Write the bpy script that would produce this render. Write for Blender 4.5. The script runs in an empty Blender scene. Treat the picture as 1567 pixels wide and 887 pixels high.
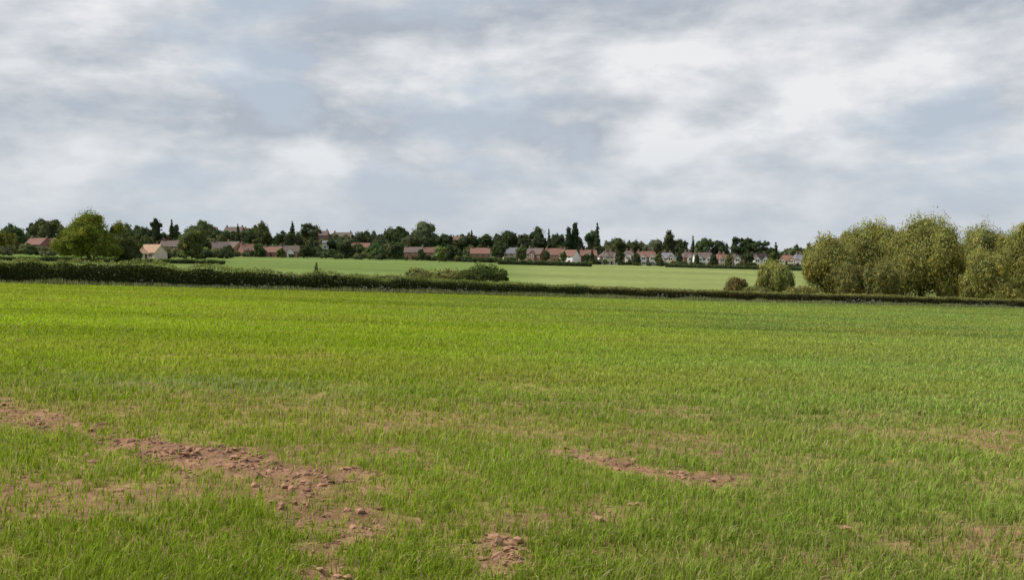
import bpy, math, numpy as np
from mathutils import Vector
rng=np.random.default_rng(7)
scene=bpy.context.scene
EYE=1.7
F=1357.0
def B(px): return (px-783.5)/F      # bearing (tan) from a photo column
# ---------------------------------------------------------------- noise
def _h(ix,iy,seed):
    n=(ix.astype(np.int64)*374761393+iy.astype(np.int64)*668265263+seed*1442695041)&0xFFFFFFFF
    n=((n^(n>>13))*1274126177)&0xFFFFFFFF
    n=(n^(n>>16))&0xFFFFFFFF
    return n/4294967295.0
def vnoise(x,y,seed=0):
    x=np.asarray(x,float);y=np.asarray(y,float)
    ix=np.floor(x);iy=np.floor(y);fx=x-ix;fy=y-iy
    fx=fx*fx*(3-2*fx);fy=fy*fy*(3-2*fy)
    ix=ix.astype(np.int64);iy=iy.astype(np.int64)
    a=_h(ix,iy,seed);b=_h(ix+1,iy,seed);c=_h(ix,iy+1,seed);d=_h(ix+1,iy+1,seed)
    return (a*(1-fx)+b*fx)*(1-fy)+(c*(1-fx)+d*fx)*fy
def fbm(x,y,seed=0,o=4):
    s=0;a=.5;t=0
    for i in range(o):
        s=s+a*vnoise(x*2**i+i*17.3,y*2**i-i*9.1,seed+i);t+=a;a*=.55
    return s/t
def sstep(a,b,x):
    t=np.clip((x-a)/(b-a),0,1);return t*t*(3-2*t)
def mix(a,b,t):
    return a*(1-t)+b*t
# ---------------------------------------------------------------- terrain
def xs(x): return 260*np.tanh(np.asarray(x,float)/260)
def yhedge(x): return 102+.424*xs(x)
def plane(x,y): return -.0335*y-.0325*xs(x)
def H(x,y):
    x=np.asarray(x,float);y=np.asarray(y,float)
    X=xs(x);yh=yhedge(x)
    z0=plane(x,np.minimum(y,yh+6))
    yA=yh+80
    zA=-6.3-.03*X+EYE
    zB=-5.6-.025*X+EYE+0*y
    zC=np.clip(1.5-.04*X,-5,9.5)+EYE
    zD=zC-4
    zE=-18+0*x
    z=z0.copy()
    def seg(z,ya,za,yb,zb):
        t=np.clip((y-ya)/(yb-ya),0,1)
        return np.where(y>ya,mix(za,zb,t),z)
    z=seg(z,yh+6,plane(x,yh+6),yA,zA)
    z=seg(z,yA,zA,500.,zB)
    z=seg(z,500.,zB,650.,zC)
    z=seg(z,650.,zC,900.,zD)
    z=seg(z,900.,zD,1700.,zE)
    z=z+.03*(fbm(x*.8,y*.8,5,3)-.5)*(y<60)
    return z
def Hs(x,y): return float(H(np.array([x]),np.array([y]))[0])
# bare soil mask (world metres)
def ground_pt(px,py):
    u=B(px);v=(py-385)/F
    d=EYE/(v-.0335-.0325*u)
    return (u*d,d)
soil_lines=[([(-60,610),(0,628),(100,655),(200,680)],.28,.70),
            ([(200,680),(290,697),(380,714),(450,740),(520,736)],.28,.95),
            ([(440,760),(480,800),(545,785),(560,820),(490,850),(480,900)],.13,.75),
            ([(870,700),(930,712),(1010,724),(1110,746)],.2,1.0),
            ([(765,830),(775,880)],.11,.85),
            ([(600,690),(700,730)],.15,.5),([(690,830),(710,860)],.10,.5),
            ([(1380,745),(1450,760),(1560,740)],.2,.35),([(1250,815),(1460,812)],.12,.4),
            ([(130,700),(300,712),(400,745)],.3,.5),
            ([(820,600),(1150,640),(1620,662)],.6,.34),([(350,655),(700,640)],.5,.3),
            ([(250,548),(470,548)],.8,.4),([(790,545),(900,545)],.6,.35)]
SL=[(np.array([ground_pt(*p) for p in pts]),w,s) for pts,w,s in soil_lines]
def soil_mask(x,y):
    x=np.asarray(x,float);y=np.asarray(y,float)
    out=np.zeros_like(x)
    wob=(fbm(x*1.7,y*1.7,31,4)-.5)
    wob2=(fbm(x*5,y*5,47,4)-.5)
    for P,w,s in SL:
        dm=np.full(x.shape,1e9)
        for a,b in zip(P[:-1],P[1:]):
            ab=b-a;t=np.clip(((x-a[0])*ab[0]+(y-a[1])*ab[1])/(ab@ab),0,1)
            d=np.hypot(x-a[0]-t*ab[0],y-a[1]-t*ab[1]);dm=np.minimum(dm,d)
        m=1-sstep(.1,2.3,dm/w+wob*2.0+wob2*2.8)
        out=np.maximum(out,m*s)
    sp=sstep(.59,.78,fbm(x*1.5+3,y*2.2,77,4))*.5*(y<20)
    return np.clip(np.maximum(out,sp),0,1)
def thin(x,y):
    """poorly established patches of crop"""
    return sstep(.43,.66,fbm(x*.55+2,y*1.3,101,4))*sstep(4,7,y)*(1-sstep(11,19,y))
# ---------------------------------------------------------------- mesh helpers
def new_mesh(name,V,quads=None,tris=None,col=None,mat=None,matidx=None,smooth=False):
    me=bpy.data.meshes.new(name)
    V=np.asarray(V,np.float32)
    nq=0 if quads is None else len(quads);nt=0 if tris is None else len(tris)
    me.vertices.add(len(V));me.vertices.foreach_set('co',V.ravel())
    loops=[];
    if nq: loops.append(np.asarray(quads,np.int32).ravel())
    if nt: loops.append(np.asarray(tris,np.int32).ravel())
    L=np.concatenate(loops)
    me.loops.add(len(L));me.loops.foreach_set('vertex_index',L)
    me.polygons.add(nq+nt)
    st=np.concatenate([np.arange(nq)*4,nq*4+np.arange(nt)*3]).astype(np.int32)
    me.polygons.foreach_set('loop_start',st)
    if matidx is not None: me.polygons.foreach_set('material_index',np.asarray(matidx,np.int32))
    me.polygons.foreach_set('use_smooth',np.full(nq+nt,smooth,dtype=bool))
    me.update(calc_edges=True)
    if col is not None:
        a=me.color_attributes.new('Col','FLOAT_COLOR','POINT')
        c=np.ones((len(V),4),np.float32);c[:,:3]=col
        a.data.foreach_set('color',c.ravel())
    for m in (mat if isinstance(mat,(list,tuple)) else [mat]): me.materials.append(m)
    return me
def add_obj(name,me,parent=None):
    o=bpy.data.objects.new(name,me);scene.collection.objects.link(o)
    if parent: o.parent=parent
    return o
# ---------------------------------------------------------------- materials
def mat_new(n):
    m=bpy.data.materials.new(n);m.use_nodes=True;nt=m.node_tree;nt.nodes.clear()
    return m,nt,nt.nodes.new('ShaderNodeOutputMaterial')
def leaf_mat(name,trans=.35,tint=(1.15,1.2,.6)):
    m,nt,out=mat_new(name);N=nt.nodes.new;L=nt.links.new
    at=N('ShaderNodeAttribute');at.attribute_name='Col'
    d=N('ShaderNodeBsdfDiffuse');t=N('ShaderNodeBsdfTranslucent')
    L(at.outputs['Color'],d.inputs['Color'])
    tm=N('ShaderNodeVectorMath');tm.operation='MULTIPLY';tm.inputs[1].default_value=tint
    L(at.outputs['Color'],tm.inputs[0]);L(tm.outputs[0],t.inputs['Color'])
    ms=N('ShaderNodeMixShader');ms.inputs[0].default_value=trans
    L(d.outputs[0],ms.inputs[1]);L(t.outputs[0],ms.inputs[2]);L(ms.outputs[0],out.inputs[0])
    return m
M_leaf=leaf_mat('foliage',.35,(1.1,1.15,.75))
M_grass=leaf_mat('crop_blades',.42,(1.12,1.12,.8))
def simple_mat(name,col,rough=.85,nscale=4,var=.25,spec=.2,bump=0):
    m,nt,out=mat_new(name);N=nt.nodes.new;L=nt.links.new
    p=N('ShaderNodeBsdfPrincipled');p.inputs['Roughness'].default_value=rough
    p.inputs['Specular IOR Level'].default_value=spec
    tc=N('ShaderNodeTexCoord');no=N('ShaderNodeTexNoise');no.inputs['Scale'].default_value=nscale;no.inputs['Detail'].default_value=5
    cr=N('ShaderNodeValToRGB')
    cr.color_ramp.elements[0].position=.3;cr.color_ramp.elements[1].position=.7
    cr.color_ramp.elements[0].color=tuple(c*(1-var) for c in col)+(1,)
    cr.color_ramp.elements[1].color=tuple(min(1,c*(1+var)) for c in col)+(1,)
    L(tc.outputs['Object'],no.inputs['Vector']);L(no.outputs['Fac'],cr.inputs[0]);L(cr.outputs[0],p.inputs['Base Color'])
    if bump:
        b=N('ShaderNodeBump');b.inputs['Strength'].default_value=bump;b.inputs['Distance'].default_value=.02
        L(no.outputs['Fac'],b.inputs['Height']);L(b.outputs[0],p.inputs['Normal'])
    L(p.outputs[0],out.inputs[0]);return m
M_bark=simple_mat('bark',(.09,.07,.05),nscale=6,bump=.5)
M_clod=simple_mat('dry_soil',(.27,.155,.095),nscale=5,var=.45,bump=.6)
# ground
def ground_mat():
    m,nt,out=mat_new('ground_soil_and_crop');N=nt.nodes.new;L=nt.links.new
    at=N('ShaderNodeAttribute');at.attribute_name='Col'
    tc=N('ShaderNodeTexCoord')
    n1=N('ShaderNodeTexNoise');n1.inputs['Scale'].default_value=9;n1.inputs['Detail'].default_value=6;n1.inputs['Roughness'].default_value=.7
    n2=N('ShaderNodeTexNoise');n2.inputs['Scale'].default_value=.35;n2.inputs['Detail'].default_value=5
    L(tc.outputs['Object'],n1.inputs['Vector']);L(tc.outputs['Object'],n2.inputs['Vector'])
    r1=N('ShaderNodeMapRange');r1.inputs['From Min'].default_value=.3;r1.inputs['From Max'].default_value=.7;r1.inputs['To Min'].default_value=.55;r1.inputs['To Max'].default_value=1.4
    r2=N('ShaderNodeMapRange');r2.inputs['From Min'].default_value=.3;r2.inputs['From Max'].default_value=.7;r2.inputs['To Min'].default_value=.85;r2.inputs['To Max'].default_value=1.15
    L(n1.outputs['Fac'],r1.inputs[0]);L(n2.outputs['Fac'],r2.inputs[0])
    mm=N('ShaderNodeMath');mm.operation='MULTIPLY';L(r1.outputs[0],mm.inputs[0]);L(r2.outputs[0],mm.inputs[1])
    mu=N('ShaderNodeVectorMath');mu.operation='SCALE';L(at.outputs['Color'],mu.inputs[0]);L(mm.outputs[0],mu.inputs['Scale'])
    d=N('ShaderNodeBsdfDiffuse');L(mu.outputs[0],d.inputs['Color'])
    b=N('ShaderNodeBump');b.inputs['Strength'].default_value=.8;b.inputs['Distance'].default_value=.05
    L(n1.outputs['Fac'],b.inputs['Height']);L(b.outputs[0],d.inputs['Normal'])
    L(d.outputs[0],out.inputs[0]);return m
M_ground=ground_mat()
# crop colour in world space
def crop_col(x,y):
    left=np.array([.235,.315,.024]);right=np.array([.20,.275,.07]);near=np.array([.185,.262,.03])
    t=sstep(-.25,.45,x/np.maximum(y,1)+(fbm(x*.05,y*.12,3,3)-.5)*.5)[...,None]
    c=left*(1-t)+right*t
    tn=(1-sstep(8,20,y))[...,None]
    c=c*(1-tn*.6)+near*tn*.6
    band=fbm(x*.035+.5,y*.22,11,4)[...,None]
    c=c*(.62+.76*band)
    yl=sstep(.42,.66,fbm(x*.12,y*.3,23,3))[...,None]
    c=c*(1-yl*.4)+np.array([.29,.30,.055])*yl*.4
    return c
def build_ground():
    def grow(start,end,s0,g):
        v=[start];s=s0
        while v[-1]<end: v.append(v[-1]+s);s*=g
        return np.array(v)
    pos=np.concatenate([np.arange(0,9,.08),grow(9,6000,.1,1.045)])
    X=np.concatenate([-pos[::-1][:-1],pos])
    Y=np.concatenate([-grow(3,2000,.3,1.15)[::-1],np.arange(-2.9,3.5,.4),np.arange(3.5,14,.06),grow(14,9000,.1,1.025)])
    nx,ny=len(X),len(Y)
    gx,gy=np.meshgrid(X,Y);x=gx.ravel();y=gy.ravel()
    z=H(x,y)
    s=soil_mask(x,y)*(y<45)
    z=z+s*(fbm(x*7,y*7,91,4)-.5)*.13+ .02*(fbm(x*5,y*5,19,2)-.5)*(y<20)
    V=np.stack([x,y,z],1)
    i=np.arange((ny-1)*nx).reshape(ny-1,nx)[:,:-1].ravel()
    Q=np.stack([i,i+1,i+nx+1,i+nx],1)
    c=crop_col(x,y)
    soil=np.array([.25,.148,.09])*(0.6+.8*fbm(x*4,y*4,8,4))[:,None]
    under=np.clip((1-sstep(6,22,y))*.65+thin(x,y)*.35,0,1)
    under=np.maximum(under,np.minimum(s*1.5,1))[:,None]
    c=c*(1-under)+soil*under
    yh=yhedge(x)
    far=(y>yh+1)
    rough=np.array([.15,.17,.055])*(.7+.6*fbm(x*.2,y*.2,66,3))[:,None]
    u=x/np.maximum(y,1)
    fieldL=np.array([.145,.195,.06]);fieldR=np.array([.20,.235,.085])
    tf=sstep(-.02,.04,u)[:,None]
    fc=fieldL*(1-tf)+fieldR*tf
    fc=fc*(.72+.56*fbm(x*.015,y*.06,14,4))[:,None]
    tR=sstep(22,34,y-yh+6*fbm(x*.1,y*.1,2,2))[:,None]
    fc=rough*(1-tR)+fc*tR
    vill=np.array([.08,.11,.04])*(.6+.9*fbm(x*.05,y*.05,15,3))[:,None]
    tv=sstep(490,510,y)[:,None]
    tl=(sstep(.30,.36,-u)*sstep(225,245,y))[:,None]
    fc=fc*(1-tv)+vill*tv
    fc=fc*(1-.6*tl)+np.array([.12,.17,.045])*.6*tl
    c=np.where(far[:,None],fc,c)
    vg=sstep(-3.2,-1.5,y-yh)*(1-sstep(1,2,y-yh));c=c*(1-vg[:,None])+np.array([.15,.19,.06])*vg[:,None]
    me=new_mesh('ground',V,quads=Q,col=c,mat=M_ground,smooth=True)
    return add_obj('ground',me)
build_ground()
# ---------------------------------------------------------------- crop
def build_grass():
    N=350000
    e=.40;a,b=3.4,140.
    r=rng.random(N);d=(a**e+r*(b**e-a**e))**(1/e)
    u=(rng.random(N)*2-1)*.68
    x=u*d+(rng.random(N)-.5)*3;y=d
    y2=y
    keep=y2<yhedge(x)-1.2
    s=soil_mask(x,y2)
    tp=thin(x,y2)
    dens=.45+.55*sstep(.25,.5,fbm(x*1.1,y2*1.1,55,3))
    dens=mix(dens,1.0,sstep(15,35,y2))*(1-.5*tp)*mix(.75,1,sstep(6,14,y2))
    keep&=rng.random(N)<dens*np.clip(1-s*1.02,0,1)**1.2+.04
    x=x[keep];y=y2[keep];s=s[keep];tp=tp[keep];n=len(x)
    nb=4
    X=np.repeat(x,nb);Y=np.repeat(y,nb);D=np.hypot(X,Y);n=len(X);tpb=np.repeat(tp,nb)
    hgt=.6+.8*fbm(X*.9,Y*.9,88,3)
    h=(.05+.09*rng.random(n))*hgt*np.where(np.repeat(s,nb)>.3,.75,1)*(1+.3*sstep(20,60,Y))*(1-.25*tpb)
    w=(.0045+.0045*rng.random(n))*np.maximum(1,D/7)**.9
    sp=.020*np.maximum(1,D/8)
    X=X+rng.normal(0,1,n)*sp;Y=Y+rng.normal(0,1,n)*sp
    Z=H(X,Y)-.01
    ph=rng.random(n)*2*np.pi;lean=.15+.9*rng.random(n)**1.5
    lx=np.cos(ph)*lean+.15;ly=np.sin(ph)*lean
    fa=rng.random(n)*np.pi
    wx=np.cos(fa)*w*.5;wy=np.sin(fa)*w*.5
    P=np.zeros((n,5,3))
    P[:,0]=np.stack([X-wx,Y-wy,Z],1);P[:,1]=np.stack([X+wx,Y+wy,Z],1)
    mx=X+lx*h*.3;my=Y+ly*h*.3;mz=Z+h*.62
    P[:,2]=np.stack([mx+wx*.9,my+wy*.9,mz],1);P[:,3]=np.stack([mx-wx*.9,my-wy*.9,mz],1)
    P[:,4]=np.stack([X+lx*h*1.0,Y+ly*h*1.0,Z+h*(1.1-.45*lean)],1)
    base=np.arange(n)[:,None]*5
    Q=base+np.array([0,1,2,3]);T=base+np.array([3,2,4])
    c=crop_col(X,Y)*1.12
    v=rng.random(n)
    c=c*(.5+.85*rng.random(n))[:,None]
    dryp=.08+.13*np.exp(-((Y-10.5)/3.5)**2)+.12*tpb
    dry=(v<dryp)[:,None];c=np.where(dry,np.array([.42,.37,.18])*(.7+.5*rng.random(n))[:,None],c)
    c=c*np.where((v>.9),1.4,1)[:,None]
    pale=np.exp(-(((X+4.6)/2.2)**2+((Y-13.0)/.7)**2))*(rng.random(n)<.3)
    c=c*(1-pale[:,None]*.6)+np.array([.45,.48,.38])*pale[:,None]*.6
    C=np.repeat(c,5,0)
    me=new_mesh('crop_grass',P.reshape(-1,3),quads=Q,tris=T,col=C,mat=M_grass)
    add_obj('crop_grass',me)
build_grass()
# ---------------------------------------------------------------- clods
def build_clods():
    import bmesh
    bm=bmesh.new();bmesh.ops.create_icosphere(bm,subdivisions=1,radius=1)
    tv=np.array([v.co[:] for v in bm.verts]);tf=np.array([[v.index for v in f.verts] for f in bm.faces]);bm.free()
    N=190000
    d=4+rng.random(N)*16;x=(rng.random(N)*2-1)*.72*d;y=d
    s=soil_mask(x,y)
    k=rng.random(N)<(s**2)*.42+.015
    x=x[k];y=y[k];s=s[k];n=len(x)
    r=.005+.007*rng.random(n)+.03*rng.random(n)**10*(s>.35)
    V=np.zeros((n,len(tv),3))
    jit=1+.35*rng.normal(0,1,(n,len(tv),1)).clip(-1.4,1.4)
    ang=rng.random(n)*6.28;ca,sa=np.cos(ang)[:,None],np.sin(ang)[:,None]
    T=tv[None]*jit
    sx=(1+.6*rng.random(n))[:,None]
    tx=T[...,0]*sx;ty=T[...,1]
    V[...,0]=(tx*ca-ty*sa)*r[:,None]+x[:,None]
    V[...,1]=(tx*sa+ty*ca)*r[:,None]+y[:,None]
    zg=H(x,y)+s*(fbm(x*7,y*7,91,4)-.5)*.13+.02*(fbm(x*5,y*5,19,2)-.5)
    V[...,2]=T[...,2]*.7*r[:,None]+(zg+r*.35)[:,None]
    Fc=(np.arange(n)[:,None,None]*len(tv)+tf[None]).reshape(-1,3)
    add_obj('soil_clods',new_mesh('soil_clods',V.reshape(-1,3),tris=Fc,mat=M_clod))
build_clods()
# ---------------------------------------------------------------- foliage
def leaves(cent,out,size,col,flat=.55,stretch=1.0,droop=0.0):
    n=len(cent)
    nr=rng.normal(0,1,(n,3));nr/=np.linalg.norm(nr,axis=1)[:,None]
    nm=out*flat+nr*(1-flat);nm/=np.linalg.norm(nm,axis=1)[:,None]+1e-9
    t=rng.normal(0,1,(n,3));t[:,2]-=droop*3
    t-=nm*(t*nm).sum(1)[:,None];t/=np.linalg.norm(t,axis=1)[:,None]+1e-9
    b=np.cross(nm,t)
    s=(size*(.6+.8*rng.random(n)))[:,None]
    P=np.stack([cent-t*s*stretch,cent-b*s*.6,cent+t*s*stretch,cent+b*s*.6],1)
    return P,np.repeat(col,4,0)
def tube(pts,rad,k=7):
    V=[];Q=[]
    pts=[np.array(p,float) for p in pts]
    for i,p in enumerate(pts):
        d=pts[min(i+1,len(pts)-1)]-pts[max(i-1,0)];d/=np.linalg.norm(d)+1e-9
        a=np.cross(d,[.3,1,.1]);a/=np.linalg.norm(a);b=np.cross(d,a)
        for j in range(k):
            t=2*math.pi*j/k;V.append(p+(a*math.cos(t)+b*math.sin(t))*rad[i])
    for i in range(len(pts)-1):
        for j in range(k):
            Q.append([i*k+j,i*k+(j+1)%k,(i+1)*k+(j+1)%k,(i+1)*k+j])
    return np.array(V),np.array(Q)
def crown_arrays(lobes,nclump,nleaf,size,col,clumpr=.26,stretch=1,droop=0,flat=.5,var=.3,inner=.3,rmin=.72):
    """lobes: list of (cx,cy,cz,rx,ry,rz) -> leaf quads"""
    lobes=np.array(lobes,float)
    vol=lobes[:,3]*lobes[:,4]*lobes[:,5];vol=vol**(2/3)
    li=rng.choice(len(lobes),nclump,p=vol/vol.sum())
    dr=rng.normal(0,1,(nclump,3));dr/=np.linalg.norm(dr,axis=1)[:,None]
    rr=(rmin+(1-rmin)*rng.random(nclump))[:,None]
    Lb=lobes[li]
    cc=Lb[:,:3]+dr*Lb[:,3:]*rr*.9
    cr=Lb[:,3:].mean(1)*clumpr*(.6+.8*rng.random(nclump))
    cb=1+var*rng.normal(0,1,nclump).clip(-1.6,1.8)
    hue=rng.normal(0,.10,nclump)
    ci=rng.integers(0,nclump,nleaf)
    d2=rng.normal(0,1,(nleaf,3));d2/=np.linalg.norm(d2,axis=1)[:,None]
    q=(.2+.9*rng.random(nleaf)**.6)[:,None]
    off=d2*q*cr[ci][:,None]
    if droop: off[:,2]*=1.0+droop;off[:,2]-=droop*cr[ci]*.3
    cent=cc[ci]+off
    o=d2*.6+dr[ci]*.7
    br=cb[ci];hu=hue[ci]
    k=int(nleaf*inner)
    l2=rng.choice(len(lobes),k,p=vol/vol.sum())
    d3=rng.normal(0,1,(k,3));d3/=np.linalg.norm(d3,axis=1)[:,None]
    c3=lobes[l2,:3]+d3*lobes[l2,3:]*(.6+.42*rng.random(k)[:,None])
    cent=np.concatenate([cent,c3]);o=np.concatenate([o,d3])
    br=np.concatenate([br,np.full(k,.88)]);hu=np.concatenate([hu,np.zeros(k)])
    o/=np.linalg.norm(o,axis=1)[:,None]
    m=len(cent)
    c=np.array(col)[None]*(br*(.75+.5*rng.random(m)))[:,None]
    c=np.stack([c[:,0]*(1+hu),c[:,1],c[:,2]*(1-hu)],1).clip(.004,.6)
    return leaves(cent,o,np.full(m,size),c,flat,stretch,droop),cc
def core(lobes,sc=.78,k=10,m=6):
    """uneven inner leaf mass of every lobe"""
    V=[];Q=[]
    for (cx,cy,cz,rx,ry,rz) in lobes:
        n=len(V)
        for i in range(m+1):
            ph=math.pi*i/m
            for j in range(k):
                th=2*math.pi*j/k;r=sc*(1+.13*rng.normal())
                V.append((cx+rx*r*math.sin(ph)*math.cos(th),cy+ry*r*math.sin(ph)*math.sin(th),cz+rz*r*math.cos(ph)))
        for i in range(m):
            for j in range(k):
                Q.append((n+i*k+j,n+i*k+(j+1)%k,n+(i+1)*k+(j+1)%k,n+(i+1)*k+j))
    return np.array(V),np.array(Q)
def tree_mesh(name,lobes,trunkbase,trunk_h,trunk_r,nclump,nleaf,size,col,coresc=.70,corecol=.65,**k):
    (P,C),cc=crown_arrays(lobes,nclump,nleaf,size,col,**k)
    Vs=[P.reshape(-1,3)];Q=[np.arange(len(P)*4).reshape(-1,4)];n=len(P)*4
    mi=[np.zeros(len(P))]
    if coresc:
        v,q=core(lobes,coresc);Vs.append(v);Q.append(q+n);n+=len(v);mi.append(np.zeros(len(q)))
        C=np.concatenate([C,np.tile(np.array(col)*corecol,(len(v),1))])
    bx,by,bz=trunkbase
    def addt(pts,rad):
        nonlocal n
        v,q=tube(pts,rad);Vs.append(v);Q.append(q+n);n+=len(v);mi.append(np.ones(len(q)))
    top=np.array([bx+rng.normal(0,.03)*trunk_h,by,bz+trunk_h])
    mid=np.array([bx+rng.normal(0,.04)*trunk_h,by,bz+trunk_h*.5])
    addt([(bx,by,bz-.3),(bx,by,bz+.2),mid,top],[trunk_r*1.5,trunk_r*1.1,trunk_r*.9,trunk_r*.7])
    for j in rng.choice(len(cc),min(9,len(cc)),replace=False):
        t=cc[j];s=mid+(top-mid)*rng.random()
        m=(s+t)/2+np.array([0,0,-.06*abs(t[2]-s[2])])
        addt([s,m,t],[trunk_r*.5,trunk_r*.3,trunk_r*.08])
    V=np.concatenate(Vs);C2=np.full((len(V),3),.08);C2[:len(C)]=C
    return new_mesh(name,V,quads=np.concatenate(Q),col=C2,mat=[M_leaf,M_bark],matidx=np.concatenate(mi))
def broad_lobes(x,y,z,h,w,base=.25,n=8,spread=.29):
    zb=z+h*base;ch=h*(1-base)
    L=[(x,y,zb+ch*.48,w*.38,w*.38,ch*.46),(x+rng.normal(0,.06)*w,y,zb+ch*.72,w*.26,w*.26,ch*.27)]
    for i in range(n):
        a=i*2.4+rng.random();r=w*spread*(.7+.5*rng.random())
        zz=zb+ch*(.2+.55*rng.random())
        s=w*(.16+.08*rng.random())
        L.append((x+math.cos(a)*r,y+math.sin(a)*r,zz,s,s,s*1.0))
    return L
def make_tree(name,px,d,top,width_px,col,kind='broad',nleaf=None,size=None,base=None,var=.3):
    x=B(px)*d;y=d;z=Hs(x,y)
    h=EYE+(385-top)*d/F-z;w=width_px*d/F
    if nleaf is None: nleaf=int(1500)
    if size is None: size=max(.1,d*.00085)
    if kind=='broad':
        lob=broad_lobes(x,y,z,h,w,.12 if base is None else base)
        me=tree_mesh(name,lob,(x,y,z),h*.5,max(.12,h*.022),60,nleaf,size,col,var=var)
    elif kind=='poplar':
        lob=[(x+rng.normal(0,.06)*w,y,z+h*(.12+.8*t),w*.5*math.sin(math.pi*(.18+.72*t))**.7,w*.45*math.sin(math.pi*(.18+.72*t))**.7,h*.16) for t in np.linspace(0,.9,7)]
        me=tree_mesh(name,lob,(x,y,z),h*.7,.3,50,nleaf,size,col,clumpr=.3,var=var)
    elif kind=='conifer':
        lob=[(x,y,z+h*(.15+.8*t),w*.5*(1-t*.85),w*.5*(1-t*.85),h*.08) for t in np.linspace(0,1,9)]
        me=tree_mesh(name,lob,(x,y,z),h*.85,.25,60,nleaf,size,col,clumpr=.35,var=var)
    elif kind=='pine':
        lob=[(x+rng.normal(0,.25)*w,y+rng.normal(0,.2)*w,z+h*(.5+.42*rng.random()),w*.26,w*.26,h*.09) for t in range(9)]
        me=tree_mesh(name,lob,(x,y,z),h*.8,.28,30,nleaf,size,col,clumpr=.4,var=var)
    return add_obj(name,me)
G_dark=(.078,.10,.05);G_mid=(.115,.145,.06);G_light=(.17,.21,.07)  # G_dark leans blue: slight distance haze put into the leaf colour
def oak():
    px,d,top,wp=138,200,317,104
    x=B(px)*d;z=Hs(x,d);h=EYE+(385-top)*d/F-z;w=wp*d/F
    L=[(x,d,z+h*.50,w*.36,w*.36,h*.36),(x-.02*w,d,z+h*.74,w*.24,w*.24,h*.22)]
    for i in range(18):
        a=i*2.4;r=w*(.22+.17*rng.random());zz=z+h*(.22+.44*rng.random())
        s=w*(.12+.07*rng.random());L.append((x+math.cos(a)*r,d+math.sin(a)*r,zz,s,s,s*.8))
    L.append((x+.12*w,d,z+h*.8,w*.11,w*.11,w*.09));L.append((x-.2*w,d,z+h*.66,w*.12,w*.12,w*.1))
    add_obj('oak_tree',tree_mesh('oak_tree',L,(x,d,z),h*.5,.4,150,24000,.17,(.195,.22,.045),coresc=.62,var=.3,clumpr=.34,rmin=.6))
oak()
make_tree('hawthorn_tree',196,205,360,50,(.09,.11,.045),nleaf=5000,size=.2,base=.0)
make_tree('ash_tree',294,300,342,54,(.145,.165,.07),nleaf=5000,size=.27,base=.0)
def willow(px,d,top,wpx,col=(.27,.27,.085),nleaf=12000,low=.03):
    x=B(px)*d;y=d;z=Hs(x,y);h=EYE+(385-top)*d/F-z;w=wpx*d/F
    L=[(x,y,z+h*.42,w*.42,w*.42,h*.44),(x+rng.normal(0,.04)*w,y,z+h*.70,w*.33,w*.33,h*.30)]
    for i in range(12):
        a=i*2.4+rng.random();r=w*.31
        s=w*(.14+.07*rng.random())
        L.append((x+math.cos(a)*r,y+math.sin(a)*r,z+h*(low+.14+.62*rng.random()),s,s,s*1.5))
    me=tree_mesh('willow_tree',L,(x,y,z),h*.5,h*.03,230,int(nleaf*2.0),.115,col,clumpr=.30,stretch=2.0,droop=.7,flat=.6,var=.24,coresc=.66,corecol=.7,inner=.6,rmin=.7)
    add_obj('willow_tree',me)
willow(1268,150,357,84)
willow(1335,160,334,106,nleaf=13000)
willow(1410,150,326,128,nleaf=17000)
willow(1500,162,341,104,nleaf=12000,col=(.25,.255,.085))
willow(1570,156,336,100,nleaf=12000)
willow(1650,158,330,120,nleaf=8000)
willow(1512,141,384,88,nleaf=9000,col=(.30,.29,.09))
willow(1350,143,400,60,nleaf=5000,col=(.21,.205,.07))
willow(1300,145,404,52,nleaf=4500,col=(.21,.205,.07))
willow(1186,150,402,62,nleaf=5500,col=(.27,.28,.09))
def bush(name,px,d,top,wpx,col,nleaf=2500,size=.12,ry=.5,**k):
    x=B(px)*d;y=d;z=Hs(x,y);h=EYE+(385-top)*d/F-z;w=wpx*d/F
    L=[(x,y,z+h*.42,w*.42,w*ry*.8,h*.5)]
    for i in range(6):
        L.append((x+w*(rng.random()-.5)*.75,y+w*(rng.random()-.5)*.3,z+h*(.2+.4*rng.random()),w*.18,w*.18,h*.3))
    me=tree_mesh(name,L,(x,y,z),h*.4,.08,60,nleaf,size,col,clumpr=.28,**k)
    add_obj(name,me)
bush('shrub',1125,150,421,38,(.19,.165,.07),3500)
bush('shrub',1160,148,436,50,(.22,.22,.08),3000)
bush('shrub',1225,146,436,60,(.22,.21,.075),3000)
bush('sallow_bush',645,122,410,70,(.18,.185,.065),5500,stretch=1.6)
bush('sallow_bush',688,120,407,74,(.19,.195,.065),5500,stretch=1.6)
bush('hawthorn_bush',742,116,398,70,(.095,.12,.04),8000)
bush('hawthorn_bush',715,117,408,50,(.10,.125,.04),5000)
make_tree('spruce_sapling',484,108,401,18,(.13,.155,.06),'conifer',nleaf=1500,size=.07)
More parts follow.
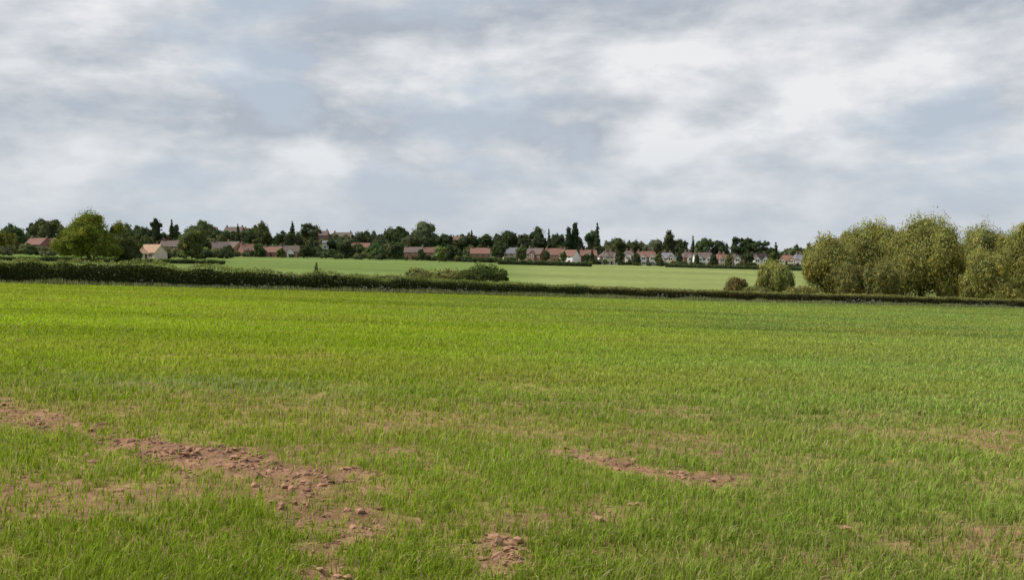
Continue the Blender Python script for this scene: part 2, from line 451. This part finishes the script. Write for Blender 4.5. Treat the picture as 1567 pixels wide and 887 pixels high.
T=[('broad',70,560,333,44,G_mid),('broad',22,500,345,46,G_mid),('broad',6,420,352,40,(.22,.23,.06)),
('broad',112,520,343,44,G_dark),('broad',240,560,331,22,G_dark),('conifer',264,560,336,18,G_dark),('broad',218,540,345,34,G_dark),('broad',188,520,345,34,G_mid),
('broad',312,640,335,36,G_mid),('broad',335,600,350,40,G_dark),('broad',258,430,363,32,(.09,.05,.05)),
('broad',403,520,337,34,G_mid),('broad',382,560,348,30,G_dark),('conifer',448,600,338,16,G_dark),('pine',470,560,339,38,G_dark),
('broad',440,520,355,44,G_dark),('broad',520,560,366,44,G_dark),('broad',556,600,354,44,G_dark),('broad',585,560,357,40,G_dark),('broad',610,520,343,42,(.09,.12,.055)),('broad',648,530,335,54,(.16,.19,.10)),
('broad',630,500,358,46,G_dark),('broad',683,520,356,34,G_dark),('broad',672,400,375,24,(.2,.23,.08)),('broad',712,560,360,44,G_dark),('broad',745,560,356,30,G_dark),('conifer',722,560,352,16,G_dark),
('broad',776,540,350,38,G_dark),('broad',800,560,357,36,G_dark),('broad',824,540,344,32,G_dark),('poplar',870,520,345,15,(.065,.088,.045)),('poplar',880,522,338,17,(.065,.088,.045)),
('broad',850,560,356,34,G_dark),('broad',906,540,350,30,G_dark),('conifer',914,530,341,20,G_dark),('broad',945,560,362,44,G_mid),('broad',970,560,368,36,G_dark),('broad',1000,540,365,36,(.13,.14,.08)),
('broad',1024,520,351,27,G_dark),('broad',1040,560,364,28,G_dark),('broad',1078,560,362,32,G_mid),('broad',1102,560,366,30,G_dark),
('pine',1128,500,359,26,G_dark),('pine',1152,500,365,40,G_dark),('broad',1138,540,370,40,G_dark),('conifer',1187,500,371,15,G_dark),('broad',765,480,366,28,G_dark),('broad',1175,520,377,34,G_dark),
('broad',1215,540,380,44,G_mid),('conifer',590,560,350,12,G_dark),('conifer',840,560,350,12,G_dark),('conifer',1060,540,360,11,G_dark),('conifer',365,600,343,12,G_dark),
('broad',35,400,372,26,G_mid),('broad',105,410,372,24,G_dark),('broad',300,420,375,26,G_dark),('broad',398,435,372,22,G_mid),('broad',470,440,374,30,G_dark),('broad',530,450,368,34,G_dark),
('broad',575,450,370,34,G_mid),('broad',606,450,368,28,G_dark),('broad',690,450,374,26,G_dark),('broad',765,450,372,20,G_dark),('broad',798,455,374,20,G_mid),('conifer',906,462,380,10,G_dark),
('broad',350,430,374,16,G_dark),('broad',430,430,380,14,G_mid),('broad',645,440,380,12,G_dark),('broad',835,455,382,14,G_dark),('broad',862,455,384,14,G_mid),
('broad',948,465,384,16,G_dark),('broad',975,468,386,14,G_dark),('broad',1008,470,386,14,G_mid),('broad',1040,470,386,12,G_dark),('broad',1066,470,388,10,G_dark),('broad',1092,470,387,14,G_dark),('broad',1116,470,388,12,G_mid),('broad',1145,470,384,20,G_dark),('broad',1182,470,384,20,G_mid)]
nm={'broad':'broadleaf_tree','conifer':'conifer_tree','pine':'pine_tree','poplar':'poplar_tree'}
for k,px,d,top,w,c in T:
    f=.85+.4*rng.random();g=rng.normal(0,.08)
    make_tree(nm[k],px,d,top,w,(c[0]*f*(1+g),c[1]*f,c[2]*f),k,nleaf=900 if w<25 else 1800,size=.40,var=.36)
def tree_belt():
    Ps=[];Cs=[];CV=[];CQ=[];CC=[];cn=0
    def one(px,d,h,w,col,nl=350,size=.5):
        nonlocal cn
        x=B(px)*d;z=Hs(x,d);lob=broad_lobes(x,d,z,h,w,0,4)
        (P,C),_=crown_arrays(lob,18,nl,size,col,clumpr=.38);Ps.append(P);Cs.append(C)
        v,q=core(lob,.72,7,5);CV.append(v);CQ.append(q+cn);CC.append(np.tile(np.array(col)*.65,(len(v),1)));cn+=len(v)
    pal=np.array([G_dark,G_mid,G_dark,(.15,.16,.07),(.10,.13,.075),(.19,.20,.10)])
    for px in np.arange(-200,1800,8):
        for row,(d0,h0) in enumerate([(640,8.5),(560,7.2),(510,5.2)]):
            if rng.random()<(.95,.9,.75)[row]:
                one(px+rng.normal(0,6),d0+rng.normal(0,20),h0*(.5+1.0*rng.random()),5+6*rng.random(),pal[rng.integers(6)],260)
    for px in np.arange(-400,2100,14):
        one(px,900+rng.normal(0,40),9+5*rng.random(),18,np.array((.105,.13,.095)),250,.9)  # back row tinted bluish, distance haze painted into its green
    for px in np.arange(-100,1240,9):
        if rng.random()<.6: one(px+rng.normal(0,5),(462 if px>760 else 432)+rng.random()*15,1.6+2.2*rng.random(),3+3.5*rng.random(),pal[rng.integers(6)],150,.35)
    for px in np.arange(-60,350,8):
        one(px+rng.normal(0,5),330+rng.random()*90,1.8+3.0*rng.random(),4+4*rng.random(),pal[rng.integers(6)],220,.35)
    P=np.concatenate(Ps);C=np.concatenate(Cs);n=len(P)*4
    V=np.concatenate([P.reshape(-1,3)]+CV);C=np.concatenate([C]+CC)
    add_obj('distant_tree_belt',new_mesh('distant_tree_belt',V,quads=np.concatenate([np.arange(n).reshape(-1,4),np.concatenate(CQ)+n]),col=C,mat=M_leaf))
tree_belt()
# ---------------------------------------------------------------- hedges
def hedge(name,path,hfun,thick,dens,size,col,topcol,wild=.15,white=0):
    P=np.array(path,float);seg=np.linalg.norm(np.diff(P,axis=0),axis=1);S=np.concatenate([[0],np.cumsum(seg)]);Ltot=S[-1]
    n=int(Ltot*dens)
    s=rng.random(n)*Ltot
    def at(s): return np.interp(s,S,P[:,0]),np.interp(s,S,P[:,1])
    x,y=at(s);x2,y2=at(np.minimum(s+.5,Ltot));x1,y1=at(np.maximum(s-.5,0))
    tx,ty=x2-x1,y2-y1;l=np.hypot(tx,ty)+1e-9;nx,ny=ty/l,-tx/l
    h=hfun(s,x)*(1+wild*2*(fbm(s*.35,0*s,5,3)-.5)+wild*1.2*(fbm(s*1.4,0*s+9,6,2)-.5))
    side=rng.random(n)<.6
    cz=np.where(side,rng.random(n),1-.06*rng.random(n));cx=np.where(side,np.sign(rng.random(n)-.4),rng.random(n)*2-1)
    depth=1-.22*rng.random(n)**2
    lump=(fbm(s*1.1,cz*2.5,21,3)-.5)
    off=cx*thick*.5*depth*(1-.25*cz**3+.5*lump*side)
    zz=cz*h*depth+rng.normal(0,.04,n)*h
    X=x+nx*off;Y=y+ny*off;Z=H(X,Y)+np.maximum(zz,0)
    out=np.stack([nx*cx*side,ny*cx*side,np.where(side,.25,1.)],1);out/=np.linalg.norm(out,axis=1)[:,None]
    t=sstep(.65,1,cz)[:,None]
    c=np.array(col)*(1-t)+np.array(topcol)*t  # lighter tops, darker sides: light and shade put into the leaf colour
    c=c*((.6+.8*rng.random(n))*(.55+.9*fbm(s*.8,cz*2,33,3)))[:,None]
    if white: 
        wm=(rng.random(n)<white*sstep(.5,.75,fbm(s*.25,0*s+3,71,3)))[:,None];c=np.where(wm,np.array([.4,.4,.33]),c)
    Pq,C=leaves(np.stack([X,Y,Z],1),out,np.full(n,size),c,.5)
    V=[Pq.reshape(-1,3)];Q=[np.arange(n*4).reshape(-1,4)];cnt=n*4
    m=int(Ltot/.7)+2;sc=np.linspace(0,Ltot,m);xx,yy=at(sc)
    x2,y2=at(np.minimum(sc+.5,Ltot));x1,y1=at(np.maximum(sc-.5,0));tx,ty=x2-x1,y2-y1;l=np.hypot(tx,ty)+1e-9;ax,ay=ty/l,-tx/l
    hh=hfun(sc,xx)*(1+wild*2*(fbm(sc*.35,0*sc,5,3)-.5))*.82
    prof=[(-.36,-.05),(-.36,.75),(-.2,1),(.2,1),(.36,.75),(.36,-.05)]
    R=[]
    for (a,b) in prof:
        j=1+.12*rng.normal(0,1,m)
        X=xx+ax*a*thick*j;Y=yy+ay*a*thick*j;R.append(np.stack([X,Y,H(X,Y)+b*hh*(1+.04*rng.normal(0,1,m))],1))
    R=np.stack(R,1).reshape(-1,3);k=len(prof)
    q=[]
    for i in range(m-1):
        for j in range(k-1): q.append([i*k+j,i*k+j+1,(i+1)*k+j+1,(i+1)*k+j])
    V.append(R);Q.append(np.array(q)+cnt)
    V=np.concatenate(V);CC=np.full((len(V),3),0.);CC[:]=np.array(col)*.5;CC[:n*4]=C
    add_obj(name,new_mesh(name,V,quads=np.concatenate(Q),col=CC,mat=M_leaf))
def hp(xa,xb,off=0,n=40):
    X=np.linspace(xa,xb,n);return [(x,float(yhedge(x))+off) for x in X]
hc=(.06,.075,.028);ht=(.19,.22,.07)  # hedge greens: dark for the shaded face, light for the lit top
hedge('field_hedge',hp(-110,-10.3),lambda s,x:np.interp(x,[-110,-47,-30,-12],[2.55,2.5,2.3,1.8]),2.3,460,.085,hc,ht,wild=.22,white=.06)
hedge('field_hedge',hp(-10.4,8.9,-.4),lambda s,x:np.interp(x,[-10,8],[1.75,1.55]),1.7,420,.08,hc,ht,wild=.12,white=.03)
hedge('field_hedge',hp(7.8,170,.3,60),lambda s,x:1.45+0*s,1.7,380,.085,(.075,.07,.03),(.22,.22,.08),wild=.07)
def pth(pts): return [(B(a)*d,d) for a,d in pts]
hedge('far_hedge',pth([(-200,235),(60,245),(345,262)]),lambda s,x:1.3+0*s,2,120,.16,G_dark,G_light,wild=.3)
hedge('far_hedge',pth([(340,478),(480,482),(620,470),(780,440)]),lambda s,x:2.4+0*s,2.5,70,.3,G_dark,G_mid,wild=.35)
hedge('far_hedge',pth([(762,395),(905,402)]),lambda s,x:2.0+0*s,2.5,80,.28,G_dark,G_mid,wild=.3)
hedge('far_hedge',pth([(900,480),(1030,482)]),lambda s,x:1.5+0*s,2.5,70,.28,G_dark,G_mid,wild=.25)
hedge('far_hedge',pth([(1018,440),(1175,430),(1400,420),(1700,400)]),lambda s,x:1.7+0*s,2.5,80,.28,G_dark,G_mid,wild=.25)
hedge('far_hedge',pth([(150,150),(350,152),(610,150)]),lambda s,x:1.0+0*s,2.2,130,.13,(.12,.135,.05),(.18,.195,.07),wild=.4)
def verge():
    n=42000
    x=rng.random(n)*230-80;y=yhedge(x)-1.35-np.abs(rng.normal(0,.55,n));z=H(x,y)
    h=(.18+.4*rng.random(n))*(.5+1.0*fbm(x*.5,y*0,12,3))
    w=.03+.03*rng.random(n)
    fa=rng.random(n)*np.pi
    A=np.stack([x-np.cos(fa)*w,y-np.sin(fa)*w,z],1);Bq=np.stack([x+np.cos(fa)*w,y+np.sin(fa)*w,z],1)
    Cq=np.stack([x+rng.normal(0,.12,n),y+rng.normal(0,.12,n),z+h],1)
    P=np.stack([A,Bq,Cq],1)
    c=np.array([.20,.23,.09])*(.5+.9*rng.random(n))[:,None]
    pale=(rng.random(n)<.25)[:,None];c=np.where(pale,np.array([.32,.31,.2]),c)
    add_obj('hedge_verge_grass',new_mesh('hedge_verge_grass',P.reshape(-1,3),tris=np.arange(n*3).reshape(-1,3),col=np.repeat(c,3,0),mat=M_grass))
    n=900
    x=rng.random(n)*190-70
    x=x[rng.random(n)<.05+.9*sstep(.5,.7,fbm(x*.15,0*x,92,3))]
    y=yhedge(x)-1.6-rng.random(len(x))*.7;z=H(x,y)+.3+.5*rng.random(len(x))
    m=len(x);K=6
    c3=np.repeat(np.stack([x,y,z],1),K,0)+rng.normal(0,.08,(m*K,3))*np.array([1,1,.35])
    Pq,C=leaves(c3,np.tile([0,0,1.],(m*K,1)),np.full(m*K,.04),np.full((m*K,3),.5),.5)
    sx=np.stack([x,y,H(x,y)],1);tp=np.stack([x,y,z],1)
    st=np.stack([sx-[.012,0,0],sx+[.012,0,0],tp+[.01,0,0],tp-[.01,0,0]],1)
    V=np.concatenate([Pq.reshape(-1,3),st.reshape(-1,3)]);C=np.concatenate([C,np.tile([.08,.13,.04],(m*4,1))])
    add_obj('cow_parsley',new_mesh('cow_parsley',V,quads=np.arange(len(V)).reshape(-1,4),col=C,mat=M_leaf))
verge()
# ---------------------------------------------------------------- houses
def wall_mat(name,c):
    m,nt,out=mat_new(name);N=nt.nodes.new;L=nt.links.new
    p=N('ShaderNodeBsdfPrincipled');p.inputs['Roughness'].default_value=.9;p.inputs['Specular IOR Level'].default_value=.2
    tc=N('ShaderNodeTexCoord');sp=N('ShaderNodeSeparateXYZ');L(tc.outputs['Object'],sp.inputs[0])
    ad=N('ShaderNodeMath');ad.operation='ADD';L(sp.outputs[0],ad.inputs[0]);L(sp.outputs[1],ad.inputs[1])
    cb=N('ShaderNodeCombineXYZ');L(ad.outputs[0],cb.inputs[0]);L(sp.outputs[2],cb.inputs[1])
    br=N('ShaderNodeTexBrick');br.inputs['Scale'].default_value=3.3
    br.inputs['Color1'].default_value=c+(1,);br.inputs['Color2'].default_value=tuple(v*.75 for v in c)+(1,);br.inputs['Mortar'].default_value=(.28,.24,.2,1)
    br.inputs['Mortar Size'].default_value=.012
    L(cb.outputs[0],br.inputs['Vector']);L(br.outputs['Color'],p.inputs['Base Color']);L(p.outputs[0],out.inputs[0]);return m
M_brick=[wall_mat('red_brick',(.27,.135,.10)),wall_mat('orange_brick',(.33,.19,.125)),wall_mat('brown_brick',(.22,.14,.12))]
M_white=simple_mat('white_render',(.74,.72,.69),nscale=1.5,var=.08)
M_cream=simple_mat('cream_render',(.55,.48,.38),nscale=1.5,var=.1)
M_roof=[simple_mat('red_tiles',(.19,.105,.082),nscale=2,var=.3),simple_mat('brown_tiles',(.13,.10,.09),nscale=2,var=.3),
        simple_mat('orange_tiles',(.36,.24,.16),nscale=2,var=.2),simple_mat('grey_slates',(.16,.16,.18),nscale=2,var=.2)]
M_frame=simple_mat('white_frame',(.8,.8,.78),var=.03);M_glass=simple_mat('window_glass',(.04,.045,.05),rough=.1,spec=.6,var=.1)
M_door=simple_mat('painted_door',(.08,.04,.03),var=.1)
def box(x0,x1,y0,y1,z0,z1):
    V=[(x0,y0,z0),(x1,y0,z0),(x1,y1,z0),(x0,y1,z0),(x0,y0,z1),(x1,y0,z1),(x1,y1,z1),(x0,y1,z1)]
    return V,[(0,3,2,1),(4,5,6,7),(0,1,5,4),(1,2,6,5),(2,3,7,6),(3,0,4,7)]
def pyobj(name,parts,mat,parent):
    V=[];Fc=[]
    for v,f in parts:
        n=len(V);V+=v;Fc+=[tuple(i+n for i in t) for t in f]
    me=bpy.data.meshes.new(name);me.from_pydata(V,[],Fc);me.materials.append(mat);me.update()
    return add_obj(name,me,parent)
def gable_prism(x0,x1,y0,y1,z0,z1,zr,axis='x'):
    if axis=='x':
        ym=(y0+y1)/2
        V=[(x0,y0,z0),(x0,y1,z0),(x0,y1,z1),(x0,ym,zr),(x0,y0,z1),(x1,y0,z0),(x1,y1,z0),(x1,y1,z1),(x1,ym,zr),(x1,y0,z1)]
    else:
        xm=(x0+x1)/2
        V=[(x0,y0,z0),(x1,y0,z0),(x1,y0,z1),(xm,y0,zr),(x0,y0,z1),(x0,y1,z0),(x1,y1,z0),(x1,y1,z1),(xm,y1,zr),(x0,y1,z1)]
    return V,[(0,1,2,3,4),(9,8,7,6,5),(0,5,6,1),(1,6,7,2),(2,7,8,3),(3,8,9,4),(4,9,5,0)]
def roof_slabs(x0,x1,y0,y1,z1,zr,axis='x',o=.35,t=.16,hip=0):
    if axis=='x':
        ym=(y0+y1)/2;s=(zr-z1)/(ym-y0);ze=z1-s*o;h=hip
        xa,xb=x0-o,x1+o
        V=[(xa,y0-o,ze),(xb,y0-o,ze),(xb,y1+o,ze),(xa,y1+o,ze),(xa+h,ym,zr+.02),(xb-h,ym,zr+.02)]
        V+=[(a,b,c+t) for a,b,c in V]
        Fc=[(6,7,11,10),(8,9,10,11),(0,4,5,1),(2,5,4,3),(0,1,7,6),(2,3,9,8),(0,6,10,4),(3,4,10,9),(1,5,11,7),(2,8,11,5)]
        if hip: Fc+=[(6,10,9),(7,8,11)]
        return V,Fc
    V,Fc=roof_slabs(y0,y1,x0,x1,z1,zr,'x',o,t,hip)
    return [(b,a,c) for a,b,c in V],[tuple(reversed(f)) for f in Fc]
def house(name,px,d,w,dep,he,rh,rot=0,wall=None,roof=None,gables=0,hip=0,storeys=2,chim=1,axis='x',sink=.3,gmat=None):
    x=B(px)*d;z=Hs(x,d)
    e=bpy.data.objects.new(name,None);scene.collection.objects.link(e);e.location=(x,d,z-sink);e.rotation_euler=(0,0,math.radians(rot))
    hw=w/2;hd=dep/2
    if hip: body=[box(-hw,hw,-hd,hd,-1,he)]
    else: body=[gable_prism(-hw,hw,-hd,hd,-1,he,he+rh,axis)]
    wins=[];panes=[]
    rf=[roof_slabs(-hw,hw,-hd,hd,he,he+rh,axis,hip=hip)]
    gb=[]
    gx=[0] if gables==1 else ([-hw*.55,hw*.55] if gables==2 else [])
    for g in gx:
        gw=1.7;gb.append(gable_prism(g-gw,g+gw,-hd-1.0,-hd+.5,-.9,he-.1,he+1.7,'y'))
        rf.append(roof_slabs(g-gw,g+gw,-hd-1.0,-hd+1.5,he-.1,he+1.72,'y',o=.25,t=.14))
    def win(cx,cz,ww,wh,yf):
        wins.append(box(cx-ww/2,cx+ww/2,yf-.05,yf+.02,cz-wh/2,cz+wh/2))
        for s in (-1,1): panes.append(box(cx+s*ww/4-ww*.2,cx+s*ww/4+ww*.2,yf-.07,yf-.04,cz-wh*.42,cz+wh*.42))
    n=max(2,int(w/3))
    for st in range(storeys):
        zc=1.5+st*2.6
        for i in range(n):
            cx=-hw+w*(i+.5)/n
            if any(abs(cx-g)<2.6 for g in gx): continue
            if st==0 and i==n//2: continue
            win(cx,zc,1.4,1.25,-hd)
        for g in gx: win(g,zc,2.2,1.3,-hd-1.0)
    dx=-hw+w*(n//2+.5)/n
    pyobj('walls',body,wall or M_brick[0],e)
    if gb: pyobj('front_gables',gb,gmat or M_white if name!='brick_house' else (wall or M_brick[0]),e)
    pyobj('roof',rf,roof or M_roof[0],e)
    pyobj('window_frames',wins,M_frame,e);pyobj('window_panes',panes,M_glass,e)
    if not any(abs(dx-g)<2.3 for g in gx): pyobj('door',[box(dx-.5,dx+.5,-hd-.06,-hd+.02,.2,2.3)],M_door,e)
    else: pyobj('door',[box(hw-1.4,hw-.5,-hd-.06,-hd+.02,.2,2.3)],M_door,e)
    cs=[]
    for i in range(chim):
        cx=(-hw+.8) if i==0 else hw-.8
        if hip: cx*=.35
        cs.append(box(cx-.4,cx+.4,-.45,.45,he+rh*.3,he+rh+1.2));
        for q in (-.18,.18): cs.append(box(cx+q-.1,cx+q+.1,-.1,.1,he+rh+1.2,he+rh+1.55))
    if cs: pyobj('chimney',cs,M_brick[2],e)
R=M_roof;K=M_brick
house('white_house',5,430,9,8,4.6,2.6,10,M_white,R[3])
house('brick_house',60,440,9,8,4.8,3,-15,K[0],R[0]);house('brick_house',84,445,8,8,4.8,3,35,K[0],R[0],gables=1)
house('cream_barn_conversion',228,330,11,7,2.6,2.8,-18,M_cream,R[2],storeys=1,chim=1)
house('brick_bungalow',210,322,5,6,2.2,2.2,70,M_cream,R[2],storeys=1,chim=0)
house('brick_house',262,420,8,8,4.8,2.6,10,K[0],R[1])
house('brick_house',320,645,12,8,6.5,3.2,8,K[0],R[0])
house('brick_house',360,640,13,9,7.0,3.4,-6,K[2],R[1],chim=2);house('brick_house',384,655,9,8,6.4,3,40,K[0],R[0])
house('brick_house',338,450,8,8,4.4,3,22,K[0],R[1]);house('brick_house',358,480,9,8,4.8,3,-30,K[1],R[1]);house('brick_house',380,450,8,8,3.5,3,40,K[0],R[0])
house('brick_bungalow',418,455,9,8,2.8,2.7,0,K[0],R[0],storeys=1);house('brick_bungalow',443,465,10,8,3.2,3,20,K[1],R[1],storeys=1,gables=1)
house('brick_house',490,640,12,8,6.0,3.2,0,K[0],R[1],chim=2);house('brick_house',525,640,13,8,5.6,3,0,K[0],R[1],chim=2)
house('white_bungalow',508,580,11,7,4.2,1.4,0,M_white,R[3],storeys=1,chim=0)
house('brick_bungalow',552,560,12,8,3,2.6,0,K[0],R[0],storeys=1);house('brick_house',589,560,10,8,5,3,25,K[0],R[1])
house('brick_house',633,470,9,8,4.4,2.6,0,K[1],R[1]);house('brick_house',655,480,8,8,4.4,2.6,35,K[0],R[0])
house('brick_house',735,470,10,8,4.6,2.8,0,K[0],R[0],chim=2);house('grey_house',782,490,9,8,5,3,5,M_cream,R[3]);house('brick_house',705,600,11,8,7,3,0,K[0],R[0])
house('brick_house',820,480,9,8,5,3,-30,K[0],R[1],gables=1);house('brick_house',848,475,9,8,5,3.2,0,K[1],R[0],chim=2);house('brick_house',872,470,8,8,4.6,3,-35,M_white,R[0])
for i,(px,dd,w,g) in enumerate([(900,478,9,1),(931,482,10,2),(962,500,8,1),(988,485,10,2),(1021,490,10,2),(1052,500,8,1),(1075,488,10,2),(1104,492,10,2),(1128,502,8,1),(1160,494,9,2),(1204,490,9,2),(1222,500,8,1),(1250,494,10,2),(1290,490,10,2)]):
    house('semi_detached_house',px,dd,w*.95,8,(4.9,4.5,5.2)[i%3],2.9,(0,18,-12,6,-20,10)[i%6],(K[0],M_white,K[2],K[1],M_white)[i%5],R[(0,1,1,0,3,1,1)[i%7]],gables=g,hip=2.6 if i%3 else 0,chim=2,gmat=(M_white,M_cream,M_white)[i%3])
def pole(px,d,top):
    x=B(px)*d;z=Hs(x,d);h=EYE+(385-top)*d/F-z
    e=bpy.data.objects.new('utility_pole',None);scene.collection.objects.link(e)
    v,q=tube([(x,d,z-.5),(x,d,z+h*.5),(x,d,z+h)],[.13,.11,.09],10)
    add_obj('pole',new_mesh('pole',v,quads=q,mat=M_bark),e)
    pyobj('crossarm',[box(x-.6,x+.6,d-.18,d-.08,z+h-.5,z+h-.38)],M_bark,e)
    ins=[]
    for s in (-.5,0,.5):
        v,q=tube([(x+s,d-.13,z+h-.38),(x+s,d-.13,z+h-.25),(x+s,d-.13,z+h-.1)],[.05,.12,.04],8);ins.append(([tuple(a) for a in v],[tuple(b) for b in q]))
    pyobj('insulators',ins,M_frame,e)
pole(1443,146.5,360)
# ---------------------------------------------------------------- light
SUN_AZ=-92;SUN_EL=48
sun=bpy.data.lights.new('sun','SUN');sun.energy=4.6;sun.angle=math.radians(1.0);sun.color=(1,.95,.86)
so=bpy.data.objects.new('sun',sun);scene.collection.objects.link(so)
az=math.radians(SUN_AZ);el=math.radians(SUN_EL)
sd=Vector((math.sin(az)*math.cos(el),math.cos(az)*math.cos(el),math.sin(el)))
so.rotation_euler=sd.to_track_quat('Z','Y').to_euler()
w=bpy.data.worlds.new('World');scene.world=w;w.use_nodes=True;nt=w.node_tree;nt.nodes.clear()
N=nt.nodes.new;L=nt.links.new
out=N('ShaderNodeOutputWorld');sky=N('ShaderNodeTexSky');sky.sky_type='NISHITA';sky.sun_disc=False
sky.sun_elevation=el;sky.sun_rotation=az
bg1=N('ShaderNodeBackground');bg1.inputs[1].default_value=.1;L(sky.outputs[0],bg1.inputs[0])
tc=N('ShaderNodeTexCoord');sep=N('ShaderNodeSeparateXYZ');L(tc.outputs['Generated'],sep.inputs[0])
def val(n,i,v):
    if isinstance(v,(int,float)): n.inputs[i].default_value=v
    else: L(v,n.inputs[i])
def math_(op,a,b=None,clamp=False):
    n=N('ShaderNodeMath');n.operation=op;n.use_clamp=clamp
    val(n,0,a)
    if b is not None: val(n,1,b)
    return n.outputs[0]
zz=math_('MAXIMUM',sep.outputs[2],0.0)
den=math_('ADD',zz,.7)
cmb=N('ShaderNodeCombineXYZ')
L(math_('DIVIDE',sep.outputs[0],den),cmb.inputs[0]);L(math_('DIVIDE',sep.outputs[1],den),cmb.inputs[1]);L(math_('MULTIPLY',sep.outputs[2],2.3),cmb.inputs[2])
def noise(scale,detail,rough,off,dist=0):
    mp=N('ShaderNodeMapping');mp.inputs['Location'].default_value=off;L(cmb.outputs[0],mp.inputs[0])
    n=N('ShaderNodeTexNoise');n.inputs['Scale'].default_value=scale;n.inputs['Detail'].default_value=detail;n.inputs['Roughness'].default_value=rough;n.inputs['Distortion'].default_value=dist
    L(mp.outputs[0],n.inputs['Vector']);return n.outputs['Fac']
def rng_(v,a,b,c=0,d=1,smooth=True):
    m=N('ShaderNodeMapRange');m.interpolation_type='SMOOTHSTEP' if smooth else 'LINEAR';L(v,m.inputs[0])
    for i,k in zip((1,2,3,4),(a,b,c,d)): m.inputs[i].default_value=k
    return m.outputs[0]
def mixc(f,a,b):
    m=N('ShaderNodeMix');m.data_type='RGBA';L(f,m.inputs[0])
    for i,v in ((6,a),(7,b)):
        if isinstance(v,tuple): m.inputs[i].default_value=v+(1,)
        else: L(v,m.inputs[i])
    return m.outputs[2]
o1=(5.6,2.9,3.3)
nA=noise(4.6,10,.54,o1,.15)
nB=noise(4.6,10,.54,(o1[0]+.05,o1[1]+.0,o1[2]-.09),.15)
big=noise(1.9,3,.5,(8.3,2.2,5.))
fine=noise(11,7,.6,(2.3,6.2,1.))
rel=math_('SUBTRACT',nA,nB)
shade=math_('ADD',math_('ADD',math_('MULTIPLY',rel,1.3),math_('MULTIPLY',big,.5)),math_('MULTIPLY',nA,.35))
shade=math_('ADD',shade,math_('MULTIPLY',fine,.26))
cl=mixc(rng_(shade,.32,.78,0,1,False),(.44,.48,.54),(.88,.88,.89))
gap=rng_(nA,.37,.50,.45,0)
cl=mixc(gap,cl,(.55,.65,.76))
hz=rng_(zz,0,.17,1,0)
cl2=mixc(math_('MULTIPLY',hz,.64),cl,(.55,.61,.69))
bg2=N('ShaderNodeBackground');L(cl2,bg2.inputs[0]);bg2.inputs[1].default_value=1
ms=N('ShaderNodeMixShader');ms.inputs[0].default_value=.93;L(bg1.outputs[0],ms.inputs[1]);L(bg2.outputs[0],ms.inputs[2]);L(ms.outputs[0],out.inputs[0])
# ---------------------------------------------------------------- camera
cam=bpy.data.cameras.new('camera');co=bpy.data.objects.new('camera',cam);scene.collection.objects.link(co);scene.camera=co
cam.sensor_width=36;cam.lens=36*F/1567;cam.clip_end=20000;cam.clip_start=.1
co.location=(0,0,EYE+Hs(0,0));co.rotation_euler=(math.radians(90)-math.atan(58.5/F),0,0)
scene.view_settings.view_transform='Standard';scene.view_settings.look='None'
scene.view_settings.exposure=0
